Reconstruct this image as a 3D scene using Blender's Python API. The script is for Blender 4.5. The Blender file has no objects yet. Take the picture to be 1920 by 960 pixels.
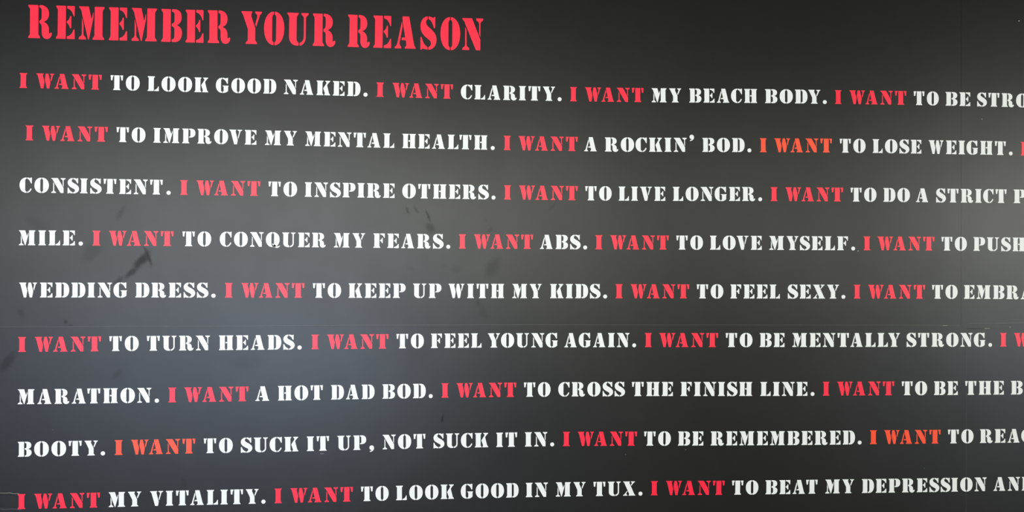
import bpy, bmesh, math, random
from math import sin, cos, radians
from mathutils import Vector, Matrix
from mathutils.geometry import tessellate_polygon

SC = bpy.context.scene
C = SC.collection

# ---------------------------------------------------------------- camera (4.1 m in front of the lettered wall)
FPX = 1391.0
CAM = Vector((0.0, -4.1, 1.5))
yaw, pitch, roll = radians(3.9303), radians(0.2894), radians(0.2198)
fwd = Vector((sin(yaw)*cos(pitch), cos(yaw)*cos(pitch), sin(pitch)))
rt0 = Vector((cos(yaw), -sin(yaw), 0.0)); up0 = rt0.cross(fwd)
rt = cos(roll)*rt0 + sin(roll)*up0
upv = -sin(roll)*rt0 + cos(roll)*up0
cd = bpy.data.cameras.new('camera'); cam = bpy.data.objects.new('camera', cd); C.objects.link(cam)
cd.sensor_fit = 'HORIZONTAL'; cd.sensor_width = 36.0; cd.lens = 36.0*FPX/1920.0
m = Matrix((rt, upv, -fwd)).transposed().to_4x4(); m.translation = CAM
cam.matrix_world = m
SC.camera = cam

# ---------------------------------------------------------------- world, assumed window lights, exposure
w = bpy.data.worlds.new('room_ambient'); SC.world = w; w.use_nodes = True
w.node_tree.nodes['Background'].inputs[0].default_value = (1.0, 0.97, 0.9, 1)
w.node_tree.nodes['Background'].inputs[1].default_value = 0.03

def assumed_window(name, x, z, sx, sz, power, col, y=-6.4):
    l = bpy.data.lights.new(name, 'AREA'); l.shape = 'RECTANGLE'; l.size = sx; l.size_y = sz
    l.energy = power; l.color = col
    o = bpy.data.objects.new(name, l); C.objects.link(o)
    o.location = (x, y, z); o.rotation_euler = (radians(90), 0, 0)      # shines towards +y, onto the wall
    return o
# assumed windows opposite the wall, unseen: power and tint fitted to its sheen
assumed_window('assumed_window_light', -5.30, 0.265, 2.00, 0.47, 61.0, (0.60, 0.74, 1.00))
assumed_window('assumed_window_light', -2.35, 0.265, 3.30, 0.47, 150.2, (0.60, 0.74, 1.00))
assumed_window('assumed_window_light', 8.70, 0.265, 2.20, 0.47, 93.8, (0.74, 0.84, 1.00))
assumed_window('assumed_window_light', -5.30, 1.425, 2.00, 0.65, 13.6, (0.98, 1.00, 0.95))
assumed_window('assumed_window_light', 0.80, 1.425, 2.80, 0.65, 24.1, (0.99, 1.00, 0.87))
assumed_window('assumed_window_light', 4.70, 1.425, 3.00, 0.65, 15.5, (0.99, 1.00, 0.87))
assumed_window('assumed_window_light', 8.70, 1.425, 2.20, 0.65, 43.9, (0.99, 1.00, 0.87))
assumed_window('assumed_window_light', -5.30, 2.175, 2.00, 0.65, 84.1, (0.98, 1.00, 0.95))
assumed_window('assumed_window_light', -2.35, 2.175, 3.30, 0.65, 157.9, (0.99, 1.00, 0.95))
assumed_window('assumed_window_light', 0.80, 2.175, 2.80, 0.65, 90.9, (0.99, 1.00, 0.87))
assumed_window('assumed_window_light', 4.70, 2.175, 3.00, 0.65, 47.0, (0.99, 1.00, 0.87))
assumed_window('assumed_window_light', 8.70, 2.175, 2.20, 0.65, 151.7, (0.99, 1.00, 0.87))
assumed_window('assumed_window_light', -2.35, 2.850, 3.30, 0.50, 9.5, (0.98, 1.00, 0.95))
assumed_window('assumed_window_light', 8.70, 2.850, 2.20, 0.50, 49.7, (0.99, 1.00, 0.87))
SC.view_settings.view_transform = 'Standard'; SC.view_settings.look = 'None'
SC.view_settings.exposure = 0.0; SC.view_settings.gamma = 1.0
SC.view_settings.use_curve_mapping = False

# ---------------------------------------------------------------- from photograph measurements to the wall
def wall_at(px, py):
    d = fwd + (px-960)/FPX*rt - (py-480)/FPX*upv
    t = -CAM.y/d.y
    return CAM.x + d.x*t, CAM.z + d.z*t
def px_of(x, z):
    v = Vector((x, 0, z))-CAM; q = v.dot(fwd)
    return 960+FPX*v.dot(rt)/q, 480-FPX*v.dot(upv)/q

# ---------------------------------------------------------------- materials
def nt(name):
    m = bpy.data.materials.new(name); m.use_nodes = True
    return m, m.node_tree.nodes, m.node_tree.links, m.node_tree.nodes['Principled BSDF']

SMUDGE = [  # px, py, half length, half width, angle, strength : rubbed and greasy marks on the paint
 (265,489,24,9,50,.75),(246,511,20,6,45,.6),(277,481,20,5,-72,.7),(222,525,14,5,45,.4),
 (807,427,13,10,-50,.4),(765,394,9,3,-58,.4),(780,394,9,3,-50,.4),(802,404,14,3,-60,.5),(855,505,13,8,0,.15),
 (924,501,26,13,55,.25),(831,499,10,5,0,.12),(770,504,10,5,0,.15),(910,412,5,4,0,.12),(920,431,7,5,40,.25),
 (15,677,26,10,50,.4),(40,587,10,6,-60,.3),(123,603,4,3.5,0,.5),(132,610,5,3,0,.4),(220,702,14,6,40,.25),
 (897,568,8,3,-80,.3),(907,585,17,7,-60,.17),(829,785,9,2.4,70,.7),(465,680,34,15,0,.13),(226,400,15,6,60,.3),
 (1035,388,13,2.5,50,.2),(170,475,26,14,40,.22),(70,420,30,12,-30,.15),(345,905,6,10,0,.2)]

def wall_paint():
    m, N, L, b = nt('charcoal_wall_paint')
    tc = N.new('ShaderNodeTexCoord')
    def noise(scale, detail, w=0.0, sc=(1,1,1)):
        mp = N.new('ShaderNodeMapping'); mp.inputs['Scale'].default_value = sc; mp.inputs['Location'].default_value = (w, w, w)
        L.new(tc.outputs['Object'], mp.inputs[0])
        n = N.new('ShaderNodeTexNoise'); n.inputs['Scale'].default_value = scale; n.inputs['Detail'].default_value = detail
        L.new(mp.outputs[0], n.inputs[0]); return n
    def math_(op, a, c):
        k = N.new('ShaderNodeMath'); k.operation = op
        for i, v in enumerate((a, c)):
            if isinstance(v, (int, float)): k.inputs[i].default_value = v
            else: L.new(v, k.inputs[i])
        return k.outputs[0]
    warp = noise(22, 3, 3.0)
    wv = N.new('ShaderNodeVectorMath'); wv.operation = 'MULTIPLY_ADD'
    L.new(warp.outputs['Color'], wv.inputs[0]); wv.inputs[1].default_value = (.03, .03, .03)
    av = N.new('ShaderNodeVectorMath'); av.operation = 'ADD'; av.inputs[1].default_value = (-.015, -.015, -.015)
    L.new(tc.outputs['Object'], av.inputs[0]); L.new(av.outputs[0], wv.inputs[2])
    tot = None
    for px, py, a, c, ang, s in SMUDGE:
        x, z = wall_at(px, py)
        mp = N.new('ShaderNodeMapping'); mp.vector_type = 'TEXTURE'
        mp.inputs['Location'].default_value = (x, 0, z); mp.inputs['Rotation'].default_value = (0, -radians(ang), 0)
        mp.inputs['Scale'].default_value = (a*.0029, 1.0, c*.0029)
        L.new(wv.outputs[0], mp.inputs[0])
        ln = N.new('ShaderNodeVectorMath'); ln.operation = 'LENGTH'; L.new(mp.outputs[0], ln.inputs[0])
        mr = N.new('ShaderNodeMapRange'); mr.interpolation_type = 'SMOOTHSTEP'
        mr.inputs[1].default_value = .35; mr.inputs[2].default_value = 1.25; mr.inputs[3].default_value = s*.78; mr.inputs[4].default_value = 0
        L.new(ln.outputs['Value'], mr.inputs[0])
        tot = mr.outputs[0] if tot is None else math_('MAXIMUM', tot, mr.outputs[0])
    # faint vertical wiping marks and roller mottling in the gloss
    n1 = noise(1.6, 5, 1.3); n2 = noise(7, 4, 5.1); n3 = noise(9, 3, 8.0, (1, 1, .12))
    g = math_('MULTIPLY', math_('ADD', math_('SUBTRACT', n1.outputs['Fac'], .5), 0), .30)
    g = math_('ADD', g, math_('MULTIPLY', math_('SUBTRACT', n2.outputs['Fac'], .5), .14))
    g = math_('ADD', g, math_('MULTIPLY', math_('SUBTRACT', n3.outputs['Fac'], .5), .06))
    spec = math_('MULTIPLY', math_('ADD', g, 1.0), math_('SUBTRACT', 1.0, tot))
    L.new(math_('MULTIPLY', spec, SPEC), b.inputs['Specular IOR Level'])
    b.inputs['Base Color'].default_value = (*WALLC, 1)
    b.inputs['Roughness'].default_value = ROUGH
    nf = noise(420, 2, 0)
    bp = N.new('ShaderNodeBump'); bp.inputs['Strength'].default_value = .10; bp.inputs['Distance'].default_value = .0006
    L.new(nf.outputs['Fac'], bp.inputs['Height']); L.new(bp.outputs[0], b.inputs['Normal'])
    return m

def flat_paint(name, col, rough=.45, var=.04, spec=.5):
    m, N, L, b = nt(name)
    tc = N.new('ShaderNodeTexCoord'); n = N.new('ShaderNodeTexNoise'); n.inputs['Scale'].default_value = 30; n.inputs['Detail'].default_value = 4
    L.new(tc.outputs['Object'], n.inputs[0])
    r = N.new('ShaderNodeValToRGB'); r.color_ramp.elements[0].position = .3; r.color_ramp.elements[1].position = .7
    r.color_ramp.elements[0].color = (*[c*(1-var) for c in col], 1); r.color_ramp.elements[1].color = (*[min(1, c*(1+var)) for c in col], 1)
    L.new(n.outputs['Fac'], r.inputs[0]); L.new(r.outputs[0], b.inputs['Base Color'])
    b.inputs['Roughness'].default_value = rough; b.inputs['Specular IOR Level'].default_value = spec
    return m
SPEC = 0.43; ROUGH = 0.385; WALLC = (.0042, .0040, .0036)
M_WALL = wall_paint()
M_WHITE = flat_paint('white_letter_paint', (.845, .835, .805), .5, .015)
M_RED = flat_paint('red_letter_paint', (.99, .012, .046), .42, .03)
M_ORANGE = flat_paint('orange_letter_paint', (.99, .072, .020), .42, .03)
M_FLOOR = flat_paint('sealed_gym_floor', (.24, .25, .27), .5, .1)
M_CHIP = flat_paint('bare_plaster_chip', (.42, .39, .33), .8, .2)
M_SCUFF = flat_paint('pale_scuff', (.10, .10, .11), .6, .2)
M_EDGE = flat_paint('lit_paint_ridge', (.022, .022, .021), .385, .3)  # paler than the wall: light caught along the ridges, put into the colour

# ---------------------------------------------------------------- helpers
def link(name, bm, mat, parent=None):
    me = bpy.data.meshes.new(name); bm.to_mesh(me); bm.free(); me.materials.append(mat)
    o = bpy.data.objects.new(name, me); C.objects.link(o)
    if parent is not None: o.parent = parent
    return o
def box(bm, x0, x1, y0, y1, z0, z1):
    v = [bm.verts.new((x, y, z)) for x in (x0, x1) for y in (y0, y1) for z in (z0, z1)]
    for f in ((0,1,3,2), (4,6,7,5), (0,4,5,1), (2,3,7,6), (0,2,6,4), (1,5,7,3)): bm.faces.new([v[i] for i in f])
def bev_box(x0, x1, y0, y1, z0, z1, b=.0002):
    bm = bmesh.new(); box(bm, x0, x1, y0, y1, z0, z1)
    bmesh.ops.recalc_face_normals(bm, faces=bm.faces)
    bmesh.ops.bevel(bm, geom=bm.edges[:], offset=b, segments=2, affect='EDGES'); return bm
def plain_box(*a):
    bm = bmesh.new(); box(bm, *a); bmesh.ops.recalc_face_normals(bm, faces=bm.faces); return bm
def ridge(pts, wid, h, y=0.0):
    # a low ridge of paint along a line of (x, z) points on the wall face, blunt triangular section
    bm = bmesh.new(); rows = []
    for i, (x, z) in enumerate(pts):
        a = pts[max(i-1, 0)]; c = pts[min(i+1, len(pts)-1)]
        dx, dz = c[0]-a[0], c[1]-a[1]; l = math.hypot(dx, dz); nx, nz = -dz/l, dx/l
        t = 1.0 if 0 < i < len(pts)-1 else .3
        rows.append([bm.verts.new((x+nx*k*wid*t, y-hh*h*t, z+nz*k*wid*t)) for k, hh in ((-.5, -.15), (-.22, .8), (0, 1), (.22, .8), (.5, -.15))])
    for p, q in zip(rows, rows[1:]):
        for j in range(4): bm.faces.new((p[j], p[j+1], q[j+1], q[j]))
    bmesh.ops.recalc_face_normals(bm, faces=bm.faces)
    return bm

# ---------------------------------------------------------------- the wall and the floor
bm = bmesh.new(); box(bm, -5.0, 5.5, .014, .12, 0, 3.4)
bmesh.ops.recalc_face_normals(bm, faces=bm.faces)
wall = link('wall_front', bm, M_WALL); wall['kind'] = 'structure'
bm = bmesh.new(); box(bm, -5.0, 5.5, -7.0, .12, -.06, 0)
bmesh.ops.recalc_face_normals(bm, faces=bm.faces)
floor = link('floor', bm, M_FLOOR); floor['kind'] = 'structure'

sx = wall_at(1812, 600)[0]; sz = wall_at(1812, 610)[1]; G2 = .00002
zr = wall_at(1870, 607)[1]
link('panel', plain_box(-5.0, sx-G2, 0, .0138, sz+G2, 3.4), M_WALL, wall)
link('panel', plain_box(-5.0, sx-G2, 0, .0138, .002, sz-G2), M_WALL, wall)
link('panel', plain_box(sx+G2, 5.5, 0, .0138, zr+G2, 3.4), M_WALL, wall)
link('panel', plain_box(sx+G2, 5.5, 0, .0138, .002, zr-G2), M_WALL, wall)
x0 = wall_at(1802, 400)[0]; x1 = wall_at(1813.5, 400)[0]
link('joint_strip', bev_box(x0, x1, -.0005, .001, sz-.012, 3.4, .0003), M_WALL, wall)
rnd = random.Random(4)
def line_px(pts, n=24, j=.0):
    out = []
    for (a, b), (c, d) in zip(pts, pts[1:]):
        for k in range(n): out.append(wall_at(a+(c-a)*k/n, b+(d-b)*k/n + rnd.uniform(-j, j)))
    out.append(wall_at(*pts[-1])); return out
jz = line_px([(-300, 615), (0, 613), (400, 611.8), (700, 610), (1000, 609.2), (1500, 609.8), (1802, 610.5)], 12, .25)
link('joint_bead', ridge(jz, .0048, .00022), M_EDGE, wall)
link('joint_bead', ridge(line_px([(1812, 606.8), (1920, 606), (2400, 604)], 10, .25), .005, .00022), M_EDGE, wall)
link('joint_bead', ridge(line_px([(1811, 612), (1811.5, 760), (1811, 960), (1810, 1010)], 14, .2), .0048, .00025), M_EDGE, wall)
link('joint_bead', ridge(line_px([(1812.3, 150), (1813, 400), (1812.5, 604)], 14, .2), .0060, .00022), M_EDGE, wall)
link('joint_groove', ridge(line_px([(1802.5, 180), (1802.5, 400), (1802, 606)], 14, .2), .0028, .00028), M_WALL, wall)
link('paint_crack', ridge(line_px([(-120, 921.6), (-40, 925.6), (0, 925.4), (8, 925.8), (18, 925.2), (24, 926.6), (33, 926.7), (37, 927.2)], 3, .4), .0050, .0009), M_WALL, wall)
link('paint_flake_edge', ridge(line_px([(-120, 920.8), (-40, 924.8), (0, 924.2), (8, 924.6), (18, 924.0), (24, 925.4), (33, 925.5), (37, 926.0)], 3, .3), .0022, .0012), M_CHIP, wall)
link('paint_crack', ridge(line_px([(-90, 954), (0, 955), (30, 955.4), (40, 956)], 4, .4), .008, .0003), M_EDGE, wall)
link('paint_crack', ridge(line_px([(1811, 616.2), (1835, 616.4), (1862, 616)], 5, .3), .003, .0005), M_WALL, wall)
def chip(px, py, a, c, mat=None):
    x, z = wall_at(px, py); bm = bmesh.new(); n = 9
    k = [rnd.uniform(.7, 1.2) for _ in range(n)]
    f = [bm.verts.new((x+a*.00286*k[i]*cos(2*math.pi*i/n), -.0006, z+c*.00286*k[i]*sin(2*math.pi*i/n))) for i in range(n)]
    g = [bm.verts.new((v.co.x, .0005, v.co.z)) for v in f]
    bm.faces.new(f)
    for i in range(n): bm.faces.new((f[i], g[i], g[(i+1) % n], f[(i+1) % n]))
    bmesh.ops.recalc_face_normals(bm, faces=bm.faces)
    link('paint_chip', bm, mat or M_CHIP, wall)
for q in ((1851, 616, 7, .35), (1894, 613, 1.8, .5), (1841, 223.5, 1.1, 1.1), (1910.5, 39, 1.2, 1.2), (1609, 470.5, 1.1, .9), (1772, 610.6, 6, .3),
          (1841, 222.8, .7, .7)): chip(*q)
for q in ((1733, 878, 1.1, .9), (1285.5, 843, 2.2, .6), (1173, 852, .7, 1.6)): chip(*q, mat=M_SCUFF)
for q in ((604, 850.5, 4, 1.3), (99, 806, 1, .8)): chip(*q, mat=M_SCUFF)
chip(321, 745, 1.6, 1.8, mat=M_WALL)

# ---------------------------------------------------------------- stencil letterforms
# ---- stencil letterforms: closed outlines in units of the cap height --------------------------------
# each outline is a string of points "x,y"; "c x1,y1 x2,y2 x,y" is a cubic curve from the last point
def stem(x0, x1, s='abcd', e=.07):
    # upright stroke; a b c d = serif at top left, top right, bottom right, bottom left
    p = ''
    p += f'{x0-e},1 ' if 'a' in s else f'{x0},1 '
    p += f'{x1+e},1 {x1+e},.962 {x1+e-.025},.925 {x1+.008},.895 {x1},.85 ' if 'b' in s else f'{x1},1 '
    p += f'{x1},.15 {x1+.008},.105 {x1+e-.025},.075 {x1+e},.038 {x1+e},0 ' if 'c' in s else f'{x1},0 '
    p += f'{x0-e},0 {x0-e},.038 {x0-e+.025},.075 {x0-.008},.105 {x0},.15 ' if 'd' in s else f'{x0},0 '
    if 'a' in s: p += f'{x0},.85 {x0-.008},.895 {x0-e+.025},.925 {x0-e},.962 '
    return p
TOPARM = '.46,1 .79,1 .785,.70 .768,.675 .738,.678 c .69,.80 .62,.895 .46,.91'
MIDARM = '.45,.535 .45,.485 c .51,.46 .565,.40 .585,.325 .632,.315 .65,.35 .65,.67 .632,.705 .59,.70 c .57,.61 .51,.56 .45,.535'
BOWLO = ['.455,1.02 c .18,1.01 0,.80 0,.5 c 0,.20 .18,-.01 .455,-.02 .455,.075 c .41,.10 .385,.13 .385,.18 .385,.82 c .385,.87 .41,.90 .455,.925',
         '.485,1.02 c .76,1.01 .94,.80 .94,.5 c .94,.20 .76,-.01 .485,-.02 .485,.075 c .53,.10 .555,.13 .555,.18 .555,.82 c .555,.87 .53,.90 .485,.925']
DOT = '.145,-.015 c .225,-.015 .29,.05 .29,.13 c .29,.21 .225,.275 .145,.275 c .065,.275 0,.21 0,.13 c 0,.05 .065,-.015 .145,-.015'
def comma(y):
    return (f'0,{.14+y} c 0,{.23+y} .07,{.30+y} .16,{.30+y} c .26,{.30+y} .325,{.22+y} .325,{.11+y} c .325,{-.02+y} .22,{-.13+y} .06,{-.155+y} '
            f'.02,{-.13+y} .03,{-.09+y} c .09,{-.075+y} .14,{-.04+y} .145,{-.012+y} c .05,{-.01+y} 0,{.06+y} 0,{.14+y}')
G = {   # letter: (ink width, [outlines])
'I': (.49, [stem(.07, .42)]),
'E': (.79, [stem(.07, .42, 'ad'), TOPARM, MIDARM, '.46,0 .80,0 .79,.28 .768,.305 .738,.30 c .69,.19 .62,.105 .46,.09']),
'F': (.79, [stem(.07, .42, 'acd'), TOPARM, MIDARM]),
'L': (.75, [stem(.067, .415, 'abd'), '.44,0 .75,0 .74,.31 .722,.335 .69,.335 c .66,.22 .60,.115 .44,.09']),
'R': (.94, [stem(.068, .41, 'acd'), '.44,1 .53,1 c .72,.985 .826,.88 .826,.74 c .826,.62 .75,.53 .62,.50 c .76,.46 .826,.38 .826,.26 .826,.16 .86,.165 .89,.19 .925,.185 .94,.15 '
       'c .94,.06 .85,-.02 .736,-.02 c .60,-.02 .53,.08 .53,.20 .53,.34 c .53,.40 .50,.435 .44,.455 .44,.53 c .50,.545 .525,.59 .525,.64 .525,.83 c .525,.88 .50,.91 .44,.92']),
'B': (.88, [stem(.072, .405, 'ad'), '.44,1 .60,1 c .77,.985 .86,.89 .86,.76 c .86,.64 .79,.56 .67,.515 c .81,.47 .88,.40 .88,.28 c .88,.12 .77,.01 .60,0 .44,0 .44,.085 '
       'c .52,.095 .55,.12 .55,.18 .55,.38 c .55,.43 .52,.465 .44,.475 .44,.56 c .52,.575 .55,.61 .55,.66 .55,.82 c .55,.88 .52,.905 .44,.915']),
'P': (.88, [stem(.072, .415, 'acd'), '.448,1 .60,1 c .79,.985 .88,.87 .88,.70 c .88,.52 .78,.40 .58,.39 .448,.39 .448,.455 c .52,.465 .54,.49 .54,.54 .54,.84 c .54,.89 .51,.915 .448,.92']),
'D': (.90, [stem(.07, .41, 'ad'), '.44,1 .54,1 c .77,.99 .90,.79 .90,.5 c .90,.21 .77,.01 .54,0 .44,0 .44,.085 c .52,.10 .545,.13 .545,.18 .545,.82 c .545,.87 .52,.90 .44,.915']),
'O': (.94, BOWLO),
'Q': (.97, BOWLO+['.40,.20 .46,.235 .56,.21 c .64,.16 .66,.08 .76,.06 c .83,.05 .87,.08 .93,.105 .965,.09 .96,.055 c .91,-.02 .84,-.065 .75,-.065 c .66,-.065 .62,-.01 .56,.02 .50,.0 .485,-.02 .482,.06 .52,.13 .47,.155 .41,.165']),
'C': (.80, ['.46,1.02 c .18,1.01 0,.80 0,.5 c 0,.20 .18,-.01 .46,-.02 .46,.075 c .40,.10 .372,.13 .372,.19 .372,.81 c .372,.87 .40,.90 .46,.925',
       '.488,1.02 c .55,1.02 .62,.995 .67,.975 .735,1.01 .80,1.015 .795,.64 .775,.605 .735,.605 c .68,.74 .63,.88 .488,.92',
       '.488,.075 c .58,.09 .65,.17 .69,.26 .715,.295 .755,.29 .78,.255 c .74,.10 .62,-.01 .488,-.02']),
'G': (.88, ['.435,1.02 c .17,1.01 0,.80 0,.5 c 0,.20 .17,-.01 .435,-.02 .435,.075 c .38,.10 .36,.13 .36,.19 .36,.81 c .36,.87 .38,.90 .435,.925',
       '.46,1.02 c .53,1.02 .62,.995 .68,.975 .735,1.01 .83,1.015 .825,.64 .80,.605 .76,.605 c .70,.74 .63,.89 .46,.925',
       '.45,.49 .88,.49 .875,.445 .84,.40 .84,.13 c .76,.03 .62,-.02 .46,-.02 .46,.07 c .51,.085 .53,.11 .53,.155 .53,.38 .52,.42 .455,.445']),
'N': (.92, ['0,1 .43,1 .80,.335 .80,0 .60,0 .13,.80 .095,.885 .04,.925 0,.965', '.123,.735 .193,.62 .20,.16 .225,.12 .30,.08 .315,.04 .31,0 0,0 0,.045 .02,.08 .10,.12 .123,.16',
       '.60,1 .92,1 .92,.955 .90,.92 .825,.88 .80,.84 .80,.40 .735,.50 .73,.84 .70,.88 .62,.92 .60,.955']),
'M': (1.06, ['0,1 .41,1 .525,.62 .58,.82 .605,.83 .605,.66 .43,0 .39,0 .125,.76 .10,.86 .05,.925 0,.965', '.125,.68 .20,.46 .20,.16 .225,.12 .29,.08 .31,.04 .31,0 0,0 0,.04 .02,.08 .10,.12 .125,.16',
       stem(.645, .985, 'bcd', .075)]),
'W': (1.13, ['0,1 .46,1 .46,.965 .445,.93 .41,.89 .42,.83 .522,.44 .455,0 .295,0 .095,.82 .07,.89 .02,.94 0,.97', '.595,1 .74,1 .76,.98 .895,.42 .825,0 .665,0 .53,.62 .58,.97',
       '.845,1 1.13,1 1.13,.955 1.06,.90 1.04,.84 .94,.45 .89,.58 .94,.86 .92,.90 .85,.955']),
'A': (.90, ['.325,1 .62,1 .83,.14 .855,.09 .90,.045 .90,0 .43,0 .43,.045 .49,.095 .495,.14 .475,.255 .285,.255 .305,.35 .445,.35 .335,.82',
       '.30,.85 .345,.70 .215,.16 .225,.11 .29,.065 .29,0 0,0 0,.05 .085,.11 .11,.16']),
'T': (.86, [stem(.255, .615, 'cd'), '0,1 .225,1 .225,.955 c .17,.90 .155,.83 .15,.68 .12,.65 .06,.65 .03,.68 c .03,.80 .02,.90 0,1', '.645,1 .86,1 c .84,.90 .835,.80 .835,.68 .805,.65 .75,.65 .72,.68 c .715,.83 .70,.90 .645,.955']),
'Y': (.86, ['0,1 .455,1 .455,.955 .42,.915 .42,.85 .588,.49 .588,.14 .60,.10 .67,.045 .67,0 .185,0 .185,.045 .255,.10 .272,.14 .272,.45 .09,.84 .06,.90 0,.96',
       '.56,1 .86,1 .86,.955 .775,.89 .76,.84 .62,.52 .57,.61 .66,.85 .65,.89 .565,.95']),
'V': (.87, ['0,1 .48,1 .48,.96 .43,.92 .435,.86 .58,.29 .53,0 .335,0 .105,.84 .075,.90 0,.96', '.54,1 .87,1 .87,.95 .765,.89 .745,.85 .61,.35 .57,.48 .655,.84 .65,.89 .545,.95']),
'U': (.915, ['0,1 .49,1 .49,.955 .425,.90 .41,.85 .41,.20 c .42,.14 .45,.11 .50,.09 .50,-.01 .40,-.01 c .20,0 .08,.11 .08,.27 .08,.85 .065,.90 0,.955',
       '.59,1 .915,1 .915,.945 .82,.89 .80,.84 .80,.27 c .80,.12 .70,.01 .53,-.015 .53,.085 c .64,.11 .705,.18 .705,.28 .70,.84 .68,.89 .595,.945']),
'S': (.745, ['.335,1.02 c .15,1.02 0,.89 0,.71 c 0,.50 .17,.40 .40,.285 c .52,.22 .50,.10 .36,.075 .36,-.02 c .58,-.02 .745,.11 .745,.29 c .745,.47 .62,.56 .37,.70 c .24,.77 .23,.89 .335,.925',
       '.36,1.02 c .45,1.02 .52,1.0 .58,.975 .65,1.015 .68,1.015 .68,.67 .65,.65 .61,.655 c .56,.78 .50,.90 .36,.93', '0,.36 .025,.385 .065,.38 c .11,.23 .20,.12 .335,.075 .335,-.02 c .25,-.01 .17,.0 .11,.015 .06,-.02 0,-.02']),
'K': (.93, [stem(.07, .41, 'abcd', .065), '.58,1 .92,1 .92,.945 .83,.87 .715,.70 .855,.13 .93,.05 .93,0 .525,0 .525,.045 .565,.11 .56,.16 .45,.48 .665,.83 .65,.90 .58,.95']),
'H': (.95, [stem(.07, .395, 'abcd', .06), stem(.545, .88, 'abcd', .06), '.42,.53 .44,.455 .55,.455 .55,.56 .44,.56']),
'X': (.87, ['0,1 .48,1 .48,.965 .45,.93 .46,.88 .79,.12 .87,.04 .87,0 .39,0 .39,.045 .425,.09 .42,.14 .09,.87 .06,.92 0,.965', '.54,1 .84,1 .84,.955 .75,.90 .56,.665 .54,.73 .615,.88 .605,.92 .54,.955',
       '.29,.35 .325,.31 .235,.15 .245,.10 .32,.05 .32,0 0,0 0,.045 .09,.10']),
'.': (.29, [DOT]), ',': (.325, [comma(0)]), "'": (.325, [comma(.92)]),
}
# space before and after each letter, and the pairs that sit closer
SB = dict(I=(.08,.08),E=(.08,.08),F=(.08,.08),L=(.08,.07),R=(.08,.07),B=(.08,.06),P=(.08,.05),D=(.08,.04),O=(.09,.06),Q=(.09,.06),C=(.03,.06),G=(.03,.08),
          N=(.08,.05),M=(.08,.10),W=(.08,.10),A=(.08,.11),T=(.08,.08),Y=(.08,.02),V=(.06,.08),U=(.07,.08),S=(.08,.02),K=(.08,.08),H=(.08,.07),X=(.08,.06))
SB.update({'.':(.15,.1),',':(.15,.1),"'":(.14,.1)})
KERN = {'WA':-.17,'TA':-.08,'AT':-.11,'LT':-.10,'DY':-.07,'OV':-.06,'LY':-.13,'YO':-.05,'NY':-.02,'SI':-.04,'UC':-.01,'AC':-.02,'TY':0}

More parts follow.
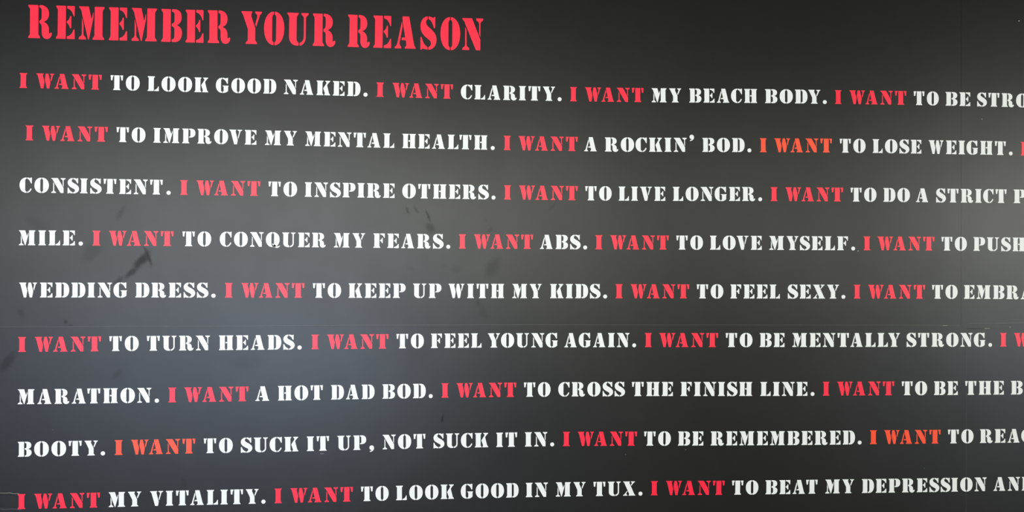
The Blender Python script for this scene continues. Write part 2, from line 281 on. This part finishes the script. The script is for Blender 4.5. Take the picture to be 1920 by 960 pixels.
# ---------------------------------------------------------------- the words: line, colour, (text, px of first and last ink)
ROWS = [
 (1, 'r', [('I', 36.5, 51.2), ('WANT', 68.1, 191.2)]),
 (1, 'w', [('TO', 206.9, 262.1), ('LOOK', 276.7, 390.6), ('GOOD', 404.6, 518.1), ('NAKED.', 532.1, 689.4)]),
 (1, 'r', [('I', 705.6, 719.6), ('WANT', 735.6, 849.6)]),
 (1, 'w', [('CLARITY.', 863.8, 1053.1)]),
 (1, 'r', [('I', 1068.8, 1081.5), ('WANT', 1096.9, 1207.1)]),
 (1, 'w', [('MY', 1221.7, 1277.5), ('BEACH', 1292.1, 1419.8), ('BODY.', 1434.2, 1550.2)]),
 (1, 'r', [('I', 1565.4, 1577.7), ('WANT', 1592.5, 1699.6)]),
 (1, 'w', [('TO', 1712.7, 1760.0), ('BE', 1772.5, 1819.0), ('STRO', 1831.9, 1927.7)]),
 (2, 'r', [('I', 47.9, 62.5), ('WANT', 78.8, 202.5)]),
 (2, 'w', [('TO', 218.1, 272.9), ('IMPROVE', 287.5, 480.8), ('MY', 496.7, 556.7), ('MENTAL', 572.1, 739.4), ('HEALTH.', 754.0, 927.7)]),
 (2, 'r', [('I', 944.4, 957.3), ('WANT', 972.1, 1083.5)]),
 (2, 'w', [('A', 1095.0, 1118.8), ("ROCKIN'", 1134.0, 1301.5), ('BOD.', 1316.7, 1408.8)]),
 (2, 'o', [('I', 1424.8, 1437.3), ('WANT', 1451.9, 1560.2)]),
 (2, 'w', [('TO', 1574.2, 1622.9), ('LOSE', 1636.0, 1727.3), ('WEIGHT.', 1740.8, 1898.5)]),
 (2, 'r', [('I', 1913.3, 1925.6)]),
 (3, 'w', [('CONSISTENT.', 36.5, 320.4)]),
 (3, 'r', [('I', 337.9, 352.1), ('WANT', 368.3, 488.3)]),
 (3, 'w', [('TO', 502.9, 557.1), ('INSPIRE', 571.2, 739.8), ('OTHERS.', 754.0, 929.2)]),
 (3, 'r', [('I', 945.0, 957.9), ('WANT', 972.9, 1083.5)]),
 (3, 'w', [('TO', 1096.9, 1146.9), ('LIVE', 1159.8, 1247.3), ('LONGER.', 1261.5, 1429.0)]),
 (3, 'r', [('I', 1444.8, 1457.7), ('WANT', 1472.3, 1581.0)]),
 (3, 'w', [('TO', 1594.4, 1643.3), ('DO', 1656.0, 1706.0), ('A', 1716.9, 1740.4), ('STRICT', 1755.0, 1887.3), ('P', 1900.2, 1923.5)]),
 (4, 'w', [('MILE.', 35.4, 155.8)]),
 (4, 'r', [('I', 173.3, 188.5), ('WANT', 204.2, 326.0)]),
 (4, 'w', [('TO', 341.7, 396.2), ('CONQUER', 411.9, 610.8), ('MY', 625.8, 684.6), ('FEARS.', 699.8, 844.4)]),
 (4, 'r', [('I', 860.4, 873.5), ('WANT', 888.5, 999.6)]),
 (4, 'w', [('ABS.', 1012.1, 1101.0)]),
 (4, 'r', [('I', 1116.2, 1129.4), ('WANT', 1144.0, 1254.2)]),
 (4, 'w', [('TO', 1267.7, 1318.1), ('LOVE', 1331.0, 1428.1), ('MYSELF.', 1442.1, 1603.3)]),
 (4, 'r', [('I', 1619.0, 1631.9), ('WANT', 1645.0, 1752.3)]),
 (4, 'w', [('TO', 1764.8, 1812.7), ('PUSH', 1824.8, 1921.7)]),
 (5, 'w', [('WEDDING', 35.8, 238.5), ('DRESS.', 253.5, 404.6)]),
 (5, 'r', [('I', 421.7, 436.2), ('WANT', 452.3, 571.2)]),
 (5, 'w', [('TO', 586.2, 639.8), ('KEEP', 653.3, 760.6), ('UP', 774.2, 827.7), ('WITH', 840.6, 945.4), ('MY', 960.4, 1015.6), ('KIDS.', 1031.2, 1138.5)]),
 (5, 'r', [('I', 1153.8, 1167.5), ('WANT', 1182.1, 1292.5)]),
 (5, 'w', [('TO', 1306.0, 1356.2), ('FEEL', 1369.2, 1462.3), ('SEXY.', 1476.9, 1585.0)]),
 (5, 'r', [('I', 1600.6, 1613.1), ('WANT', 1627.3, 1734.6)]),
 (5, 'w', [('TO', 1747.1, 1795.4), ('EMBRA', 1807.1, 1935.6)]),
 (6, 'r', [('I', 34.0, 49.0), ('WANT', 65.2, 190.2)]),
 (6, 'w', [('TO', 204.8, 260.4), ('TURN', 275.0, 394.0), ('HEADS.', 410.2, 566.0)]),
 (6, 'r', [('I', 583.8, 597.7), ('WANT', 613.3, 729.0)]),
 (6, 'w', [('TO', 743.1, 795.0), ('FEEL', 807.9, 903.1), ('YOUNG', 914.6, 1045.8), ('AGAIN.', 1057.9, 1192.7)]),
 (6, 'r', [('I', 1208.8, 1221.9), ('WANT', 1235.8, 1346.7)]),
 (6, 'w', [('TO', 1360.2, 1410.8), ('BE', 1424.0, 1470.8), ('MENTALLY', 1485.2, 1687.3), ('STRONG.', 1699.6, 1860.0)]),
 (6, 'r', [('I', 1874.8, 1887.3), ('W', 1900.8, 1929.4)]),
 (7, 'w', [('MARATHON.', 33.3, 298.3)]),
 (7, 'r', [('I', 315.6, 330.6), ('WANT', 345.8, 466.5)]),
 (7, 'w', [('A', 478.5, 505.0), ('HOT', 521.0, 606.0), ('DAD', 620.6, 702.5), ('BOD.', 716.9, 811.5)]),
 (7, 'r', [('I', 827.7, 841.2), ('WANT', 855.8, 968.3)]),
 (7, 'w', [('TO', 981.9, 1032.3), ('CROSS', 1046.5, 1171.9), ('THE', 1184.2, 1261.5), ('FINISH', 1275.8, 1410.4), ('LINE.', 1425.4, 1527.1)]),
 (7, 'r', [('I', 1542.5, 1555.0), ('WANT', 1569.4, 1676.7)]),
 (7, 'w', [('TO', 1690.2, 1738.3), ('BE', 1750.8, 1795.6), ('THE', 1809.2, 1881.9), ('B', 1895.0, 1917.5)]),
 (8, 'w', [('BOOTY.', 33.3, 197.3)]),
 (8, 'o', [('I', 215.2, 230.2), ('WANT', 245.8, 366.7)]),
 (8, 'w', [('TO', 381.9, 436.7), ('SUCK', 451.5, 559.8), ('IT', 575.2, 617.5), ('UP,', 632.5, 701.5), ('NOT', 717.5, 798.1), ('SUCK', 812.7, 915.6), ('IT', 930.2, 970.0), ('IN.', 984.0, 1039.2)]),
 (8, 'r', [('I', 1055.2, 1068.3), ('WANT', 1082.9, 1194.6)]),
 (8, 'w', [('TO', 1207.1, 1257.7), ('BE', 1270.8, 1318.5), ('REMEMBERED.', 1332.3, 1615.4)]),
 (8, 'o', [('I', 1630.8, 1644.0), ('WANT', 1657.5, 1763.8)]),
 (8, 'w', [('TO', 1776.9, 1825.2), ('REAC', 1837.1, 1934.6)]),
 (9, 'r', [('I', 32.9, 47.9), ('WANT', 64.2, 188.1)]),
 (9, 'w', [('MY', 203.8, 265.2), ('VITALITY.', 281.2, 498.1)]),
 (9, 'r', [('I', 514.8, 528.5), ('WANT', 544.6, 662.3)]),
 (9, 'w', [('TO', 676.5, 729.0), ('LOOK', 742.5, 851.2), ('GOOD', 863.8, 972.5), ('IN', 985.6, 1027.3), ('MY', 1041.9, 1097.9), ('TUX.', 1112.1, 1204.6)]),
 (9, 'r', [('I', 1220.2, 1233.1), ('WANT', 1248.3, 1358.8)]),
 (9, 'w', [('TO', 1371.9, 1421.9), ('BEAT', 1434.8, 1533.1), ('MY', 1547.1, 1601.2), ('DEPRESSION', 1615.8, 1849.8), ('AND', 1862.3, 1937.7)]),
]
BASE = {
 1: [(44, 165.1), (185, 168.3), (375, 173.1), (510, 175.8), (660, 180.4), (712, 181.9), (838, 185.2), (955, 187.9), (1030, 189.2), (1075, 190.2), (1235, 192.1), (1405, 193.1), (1530, 194.6), (1571, 195.2), (1690, 196.5), (1810, 199), (1863, 200), (1920, 201.5)],
 2: [(55, 263.3), (190, 265.8), (390, 269.6), (470, 271.5), (545, 272.9), (673, 276.3), (728, 277.3), (775, 278.4), (900, 280.6), (950, 281.7), (1105, 283.8), (1150, 284.6), (1270, 284.9), (1380, 285.2), (1430, 285.6), (1550, 286), (1645, 287), (1720, 287.9), (1755, 289.1), (1850, 290), (1915, 291.7)],
 3: [(50, 361.3), (157, 362.5), (235, 364), (345, 365.6), (475, 367.3), (575, 369.2), (730, 371.3), (793, 372.3), (875, 373.3), (952, 374.4), (1072, 375.6), (1170, 376.5), (1270, 376.9), (1450, 377.1), (1570, 377.9), (1665, 378.5), (1728, 379.2), (1810, 380), (1905, 381)],
 4: [(50, 460), (130, 460.2), (315, 461.3), (353, 461.9), (470, 462.7), (565, 463.6), (710, 464.8), (790, 466), (865, 466.3), (1025, 467), (1122, 467.7), (1240, 468.1), (1415, 468.5), (1530, 469.2), (1625, 469.4), (1775, 470), (1840, 470.5), (1910, 471.2)],
 5: [(60, 557.9), (325, 557.9), (430, 558.1), (600, 558.5), (740, 558.7), (850, 559.1), (1160, 559.4), (1280, 559.6), (1455, 559.8), (1607, 560), (1815, 560.3), (1900, 561)],
 6: [(40, 660), (175, 659), (220, 658.1), (290, 657.7), (370, 657), (425, 656.5), (510, 655.8), (590, 654.8), (715, 654), (755, 653.1), (815, 652.7), (895, 651.9), (1005, 651.5), (1145, 651), (1335, 650.9), (1580, 650.6), (1730, 650.2), (1880, 650)],
 7: [(55, 757.9), (120, 757.2), (180, 756.3), (275, 755), (323, 754.6), (400, 753.3), (453, 752.5), (535, 751), (590, 749.8), (690, 748.3), (785, 746.7), (835, 745.6), (960, 744.3), (1085, 743.2), (1195, 742.7), (1400, 742.5), (1505, 742.4), (1550, 741.9), (1705, 741), (1785, 740.8), (1825, 740.2), (1900, 739.8)],
 8: [(40, 856.5), (140, 854.7), (223, 853.1), (355, 850.3), (392, 849.8), (545, 846.7), (605, 845.2), (725, 842.5), (785, 840.8), (905, 838.8), (960, 837.7), (1060, 836.4), (1185, 835.8), (1310, 835.4), (1490, 834.6), (1590, 833.5), (1637, 832.7), (1785, 831.5), (1850, 830.4), (1900, 830)],
 9: [(40, 954.6), (175, 951.9), (215, 950.6), (295, 948.5), (395, 946.4), (522, 943.5), (590, 941.9), (688, 939.6), (835, 935.6), (965, 932.7), (1050, 931), (1180, 929.4), (1225, 928.5), (1350, 927.9), (1470, 926.5), (1560, 925.2), (1680, 923.5), (1790, 921.9), (1875, 920.2), (1900, 920)],
}
HEAD = [('REMEMBER', [(52.7, 97.5), (104.8, 140), (147.5, 195.7), (204, 238.4), (246.6, 294), (302, 341.4), (347.7, 381.7), (389.3, 432)]),
 ('YOUR', [(452, 491), (494.5, 533), (538, 578.5), (586, 629)]),
 ('REASON', [(651.7, 693.5), (699.7, 733.3), (739.7, 779.5), (788, 818.7), (825.5, 863), (866.5, 906)])]
HB = [(64, 71.9), (115, 73), (170, 74.8), (220, 76.3), (285, 77.7), (312, 78.9), (355, 80.3), (400, 80.9), (475, 82.9), (595, 86.6), (660, 88.3), (710, 90.2), (760, 91.5), (890, 94.6)]
HEADH = .1785

INSET = .006
def outline(s):
    tk = s.replace(' c ', ' @ ').split(); pts = []; i = 0
    pt = lambda t: tuple(float(v) for v in t.split(','))
    while i < len(tk):
        if tk[i] == '@':
            p0 = pts[-1]; p1, p2, p3 = pt(tk[i+1]), pt(tk[i+2]), pt(tk[i+3]); i += 4
            for k in range(1, 9):
                t = k/8; u = 1-t
                pts.append(tuple(u**3*p0[j]+3*u*u*t*p1[j]+3*u*t*t*p2[j]+t**3*p3[j] for j in (0, 1)))
        else: pts.append(pt(tk[i])); i += 1
    out = []
    for p in pts:
        if not out or math.hypot(p[0]-out[-1][0], p[1]-out[-1][1]) > 1e-4: out.append(p)
    if math.hypot(out[0][0]-out[-1][0], out[0][1]-out[-1][1]) < 1e-4: out.pop()
    # paint never leaves a stencil with knife-sharp corners: clip each one a little
    n = len(out); res = []
    for i in range(n):
        a, b, c = Vector(out[i-1]), Vector(out[i]), Vector(out[(i+1) % n])
        u, v = a-b, c-b; lu, lv = u.length, v.length
        if u.angle(v) < radians(150):
            r = min(.024, .42*lu, .42*lv)
            p, q = b+u*(r/lu), b+v*(r/lv); m_ = (p+q)/2*.6+b*.4
            res += [p, m_, q]
        else: res.append(b)
    # and the ink stops a hair inside the stencil edge
    n = len(res); area = sum(res[i-1].x*res[i].y-res[i].x*res[i-1].y for i in range(n))
    sg = 1 if area > 0 else -1; fin = []
    for i in range(n):
        t_ = res[(i+1) % n]-res[i-1]
        l = t_.length or 1
        fin.append((res[i].x-sg*t_.y/l*INSET, res[i].y+sg*t_.x/l*INSET))
    return fin
THICK = .0011
MESHES = {}
def letter_mesh(ch, mat):
    if (ch, mat.name) in MESHES: return MESHES[ch, mat.name]
    bm = bmesh.new()
    for s in G[ch][1]:
        p = outline(s); n = len(p)
        a = [bm.verts.new((x, -THICK, z)) for x, z in p]; b = [bm.verts.new((x, .0002, z)) for x, z in p]
        for t in tessellate_polygon([[Vector((x, z, 0)) for x, z in p]]):
            try: bm.faces.new([a[k] for k in t])
            except ValueError: pass
        for k in range(n): bm.faces.new((a[k], a[(k+1) % n], b[(k+1) % n], b[k]))
    bmesh.ops.recalc_face_normals(bm, faces=bm.faces)
    for f in bm.faces:                      # every front face looks out into the room
        if abs(f.normal.y) > .5 and f.normal.y > 0: f.normal_flip()
    me = bpy.data.meshes.new('letter'); bm.to_mesh(me); bm.free(); me.materials.append(mat)
    MESHES[ch, mat.name] = me; return me

CAPH = .08
def base_y(tab, x):
    if x <= tab[0][0]: p, q = tab[0], tab[1]
    elif x >= tab[-1][0]: p, q = tab[-2], tab[-1]
    else:
        for p, q in zip(tab, tab[1:]):
            if p[0] <= x <= q[0]: break
    return p[1]+(q[1]-p[1])*(x-p[0])/(q[0]-p[0])
def smooth_y(tab, x): return (base_y(tab, x-45)+2*base_y(tab, x)+base_y(tab, x+45))/4

def part_name(ch): return {'.': 'full_stop', ',': 'comma', "'": 'apostrophe'}.get(ch, 'letter')

def set_word(text, spans, tab, mat, label, group, cat='lettering', caph=CAPH):
    """spans: px left and right of every letter; tab: baseline (px, py) points"""
    root = None; inv = None
    for i, (ch, (a, b)) in enumerate(zip(text, spans)):
        mid = (a+b)/2; ym = smooth_y(tab, mid)
        xa, z0 = wall_at(a, smooth_y(tab, a)); xb, z1 = wall_at(b, smooth_y(tab, b))
        zm = wall_at(mid, ym)[1]
        ang = math.atan2(z1-z0, xb-xa)
        me = letter_mesh(ch, mat); wd = G[ch][0]
        o = bpy.data.objects.new(part_name(ch), me); C.objects.link(o)
        kx = (xb-xa)/wd
        M = (Matrix.Translation(((xa+xb)/2, 0, zm)) @ Matrix.Rotation(-ang, 4, 'Y') @ Matrix.Translation((-(xb-xa)/2, 0, 0))
             @ Matrix.Diagonal((kx, 1, caph, 1)))
        if len(text) == 1:
            o.matrix_world = M; root = o; o.name = 'stencil_letter'
        else:
            if root is None:
                root = bpy.data.objects.new('stencil_word', None); C.objects.link(root)
                root.empty_display_size = .05; root.location = (xa, 0, z0); inv = Matrix.Translation((-xa, 0, -z0))
            o.parent = root; o.matrix_local = inv @ M
    root['label'] = label; root['category'] = cat; root['group'] = group
    return root

def spread(text, a, b, yb):
    # letter positions inside a measured word, set with the face's own widths, spacing and pairs
    pos = []; x = 0.0
    for i, ch in enumerate(text):
        if i:
            x += SB[text[i-1]][1]+SB[ch][0]+KERN.get(text[i-1]+ch, 0)
        pos.append((x, x+G[ch][0])); x += G[ch][0]
    tot = x; xa = wall_at(a, yb-13)[0]; xb = wall_at(b, yb-13)[0]
    f = lambda u: px_of(xa+(xb-xa)*u/tot, wall_at(a, yb-13)[1])[0]
    return [(f(p), f(q)) for p, q in pos]

for word, spans in HEAD:
    set_word(word, spans, HB, M_RED, f'large red stencil word {word} in the tall heading along the top of the wall', 'tall red heading words', caph=HEADH)

ORD = ['', 'top', 'second', 'third', 'fourth', 'fifth (middle)', 'sixth', 'seventh', 'eighth', 'bottom (ninth)']
def clean(t): return t.rstrip('.,')
flat = []
for r, c, ws in ROWS:
    for t, a, b in ws: flat.append((r, c, t, a, b))
for i, (r, c, t, a, b) in enumerate(flat):
    mat = {'r': M_RED, 'w': M_WHITE, 'o': M_ORANGE}[c]
    col = {'r': 'red', 'w': 'white', 'o': 'orange'}[c]
    line = f'{ORD[r]} line of small lettering'
    row = [f for f in flat if f[0] == r]; j = [k for k, f in enumerate(row) if f is flat[i]][0]
    nxt = row[j+1:]; prv = row[:j]
    kind = 'letter' if len(clean(t)) == 1 else 'word'
    if c in 'ro':
        after = [f for f in nxt if f[1] == 'w'][:3]
        if after:
            ph = ' '.join(clean(f[2]) for f in after)
            tail_ = f'before {ph}'
        else: tail_ = 'at the right end'
        label = f'{col} stencil {kind} {clean(t)} {tail_}, {line}'
    else:
        p2 = [clean(f[2]) for f in prv[-1:]]; n2 = [clean(f[2]) for f in nxt[:2]]
        if not prv: label = f'white stencil {kind} {clean(t)} opening the {line}, at the left edge'
        elif not nxt: label = f'white stencil {kind} {clean(t)} at the right edge, ending the {line}'
        elif t == 'TO' or len(clean(t)) <= 2: label = f'white stencil {kind} {clean(t)} between {p2[0]} and {" ".join(n2)}, {line}'
        else: label = f'white stencil {kind} {clean(t)} between {p2[0]} and {n2[0]}, {line}'
    tab = BASE[r]
    grp = 'white stencil words of the reasons' if c == 'w' else ('red and orange stencil letters I' if t == 'I' else 'red and orange stencil words WANT')
    set_word(t, spread(t, a, b, base_y(tab, (a+b)/2)), tab, mat, label, grp)
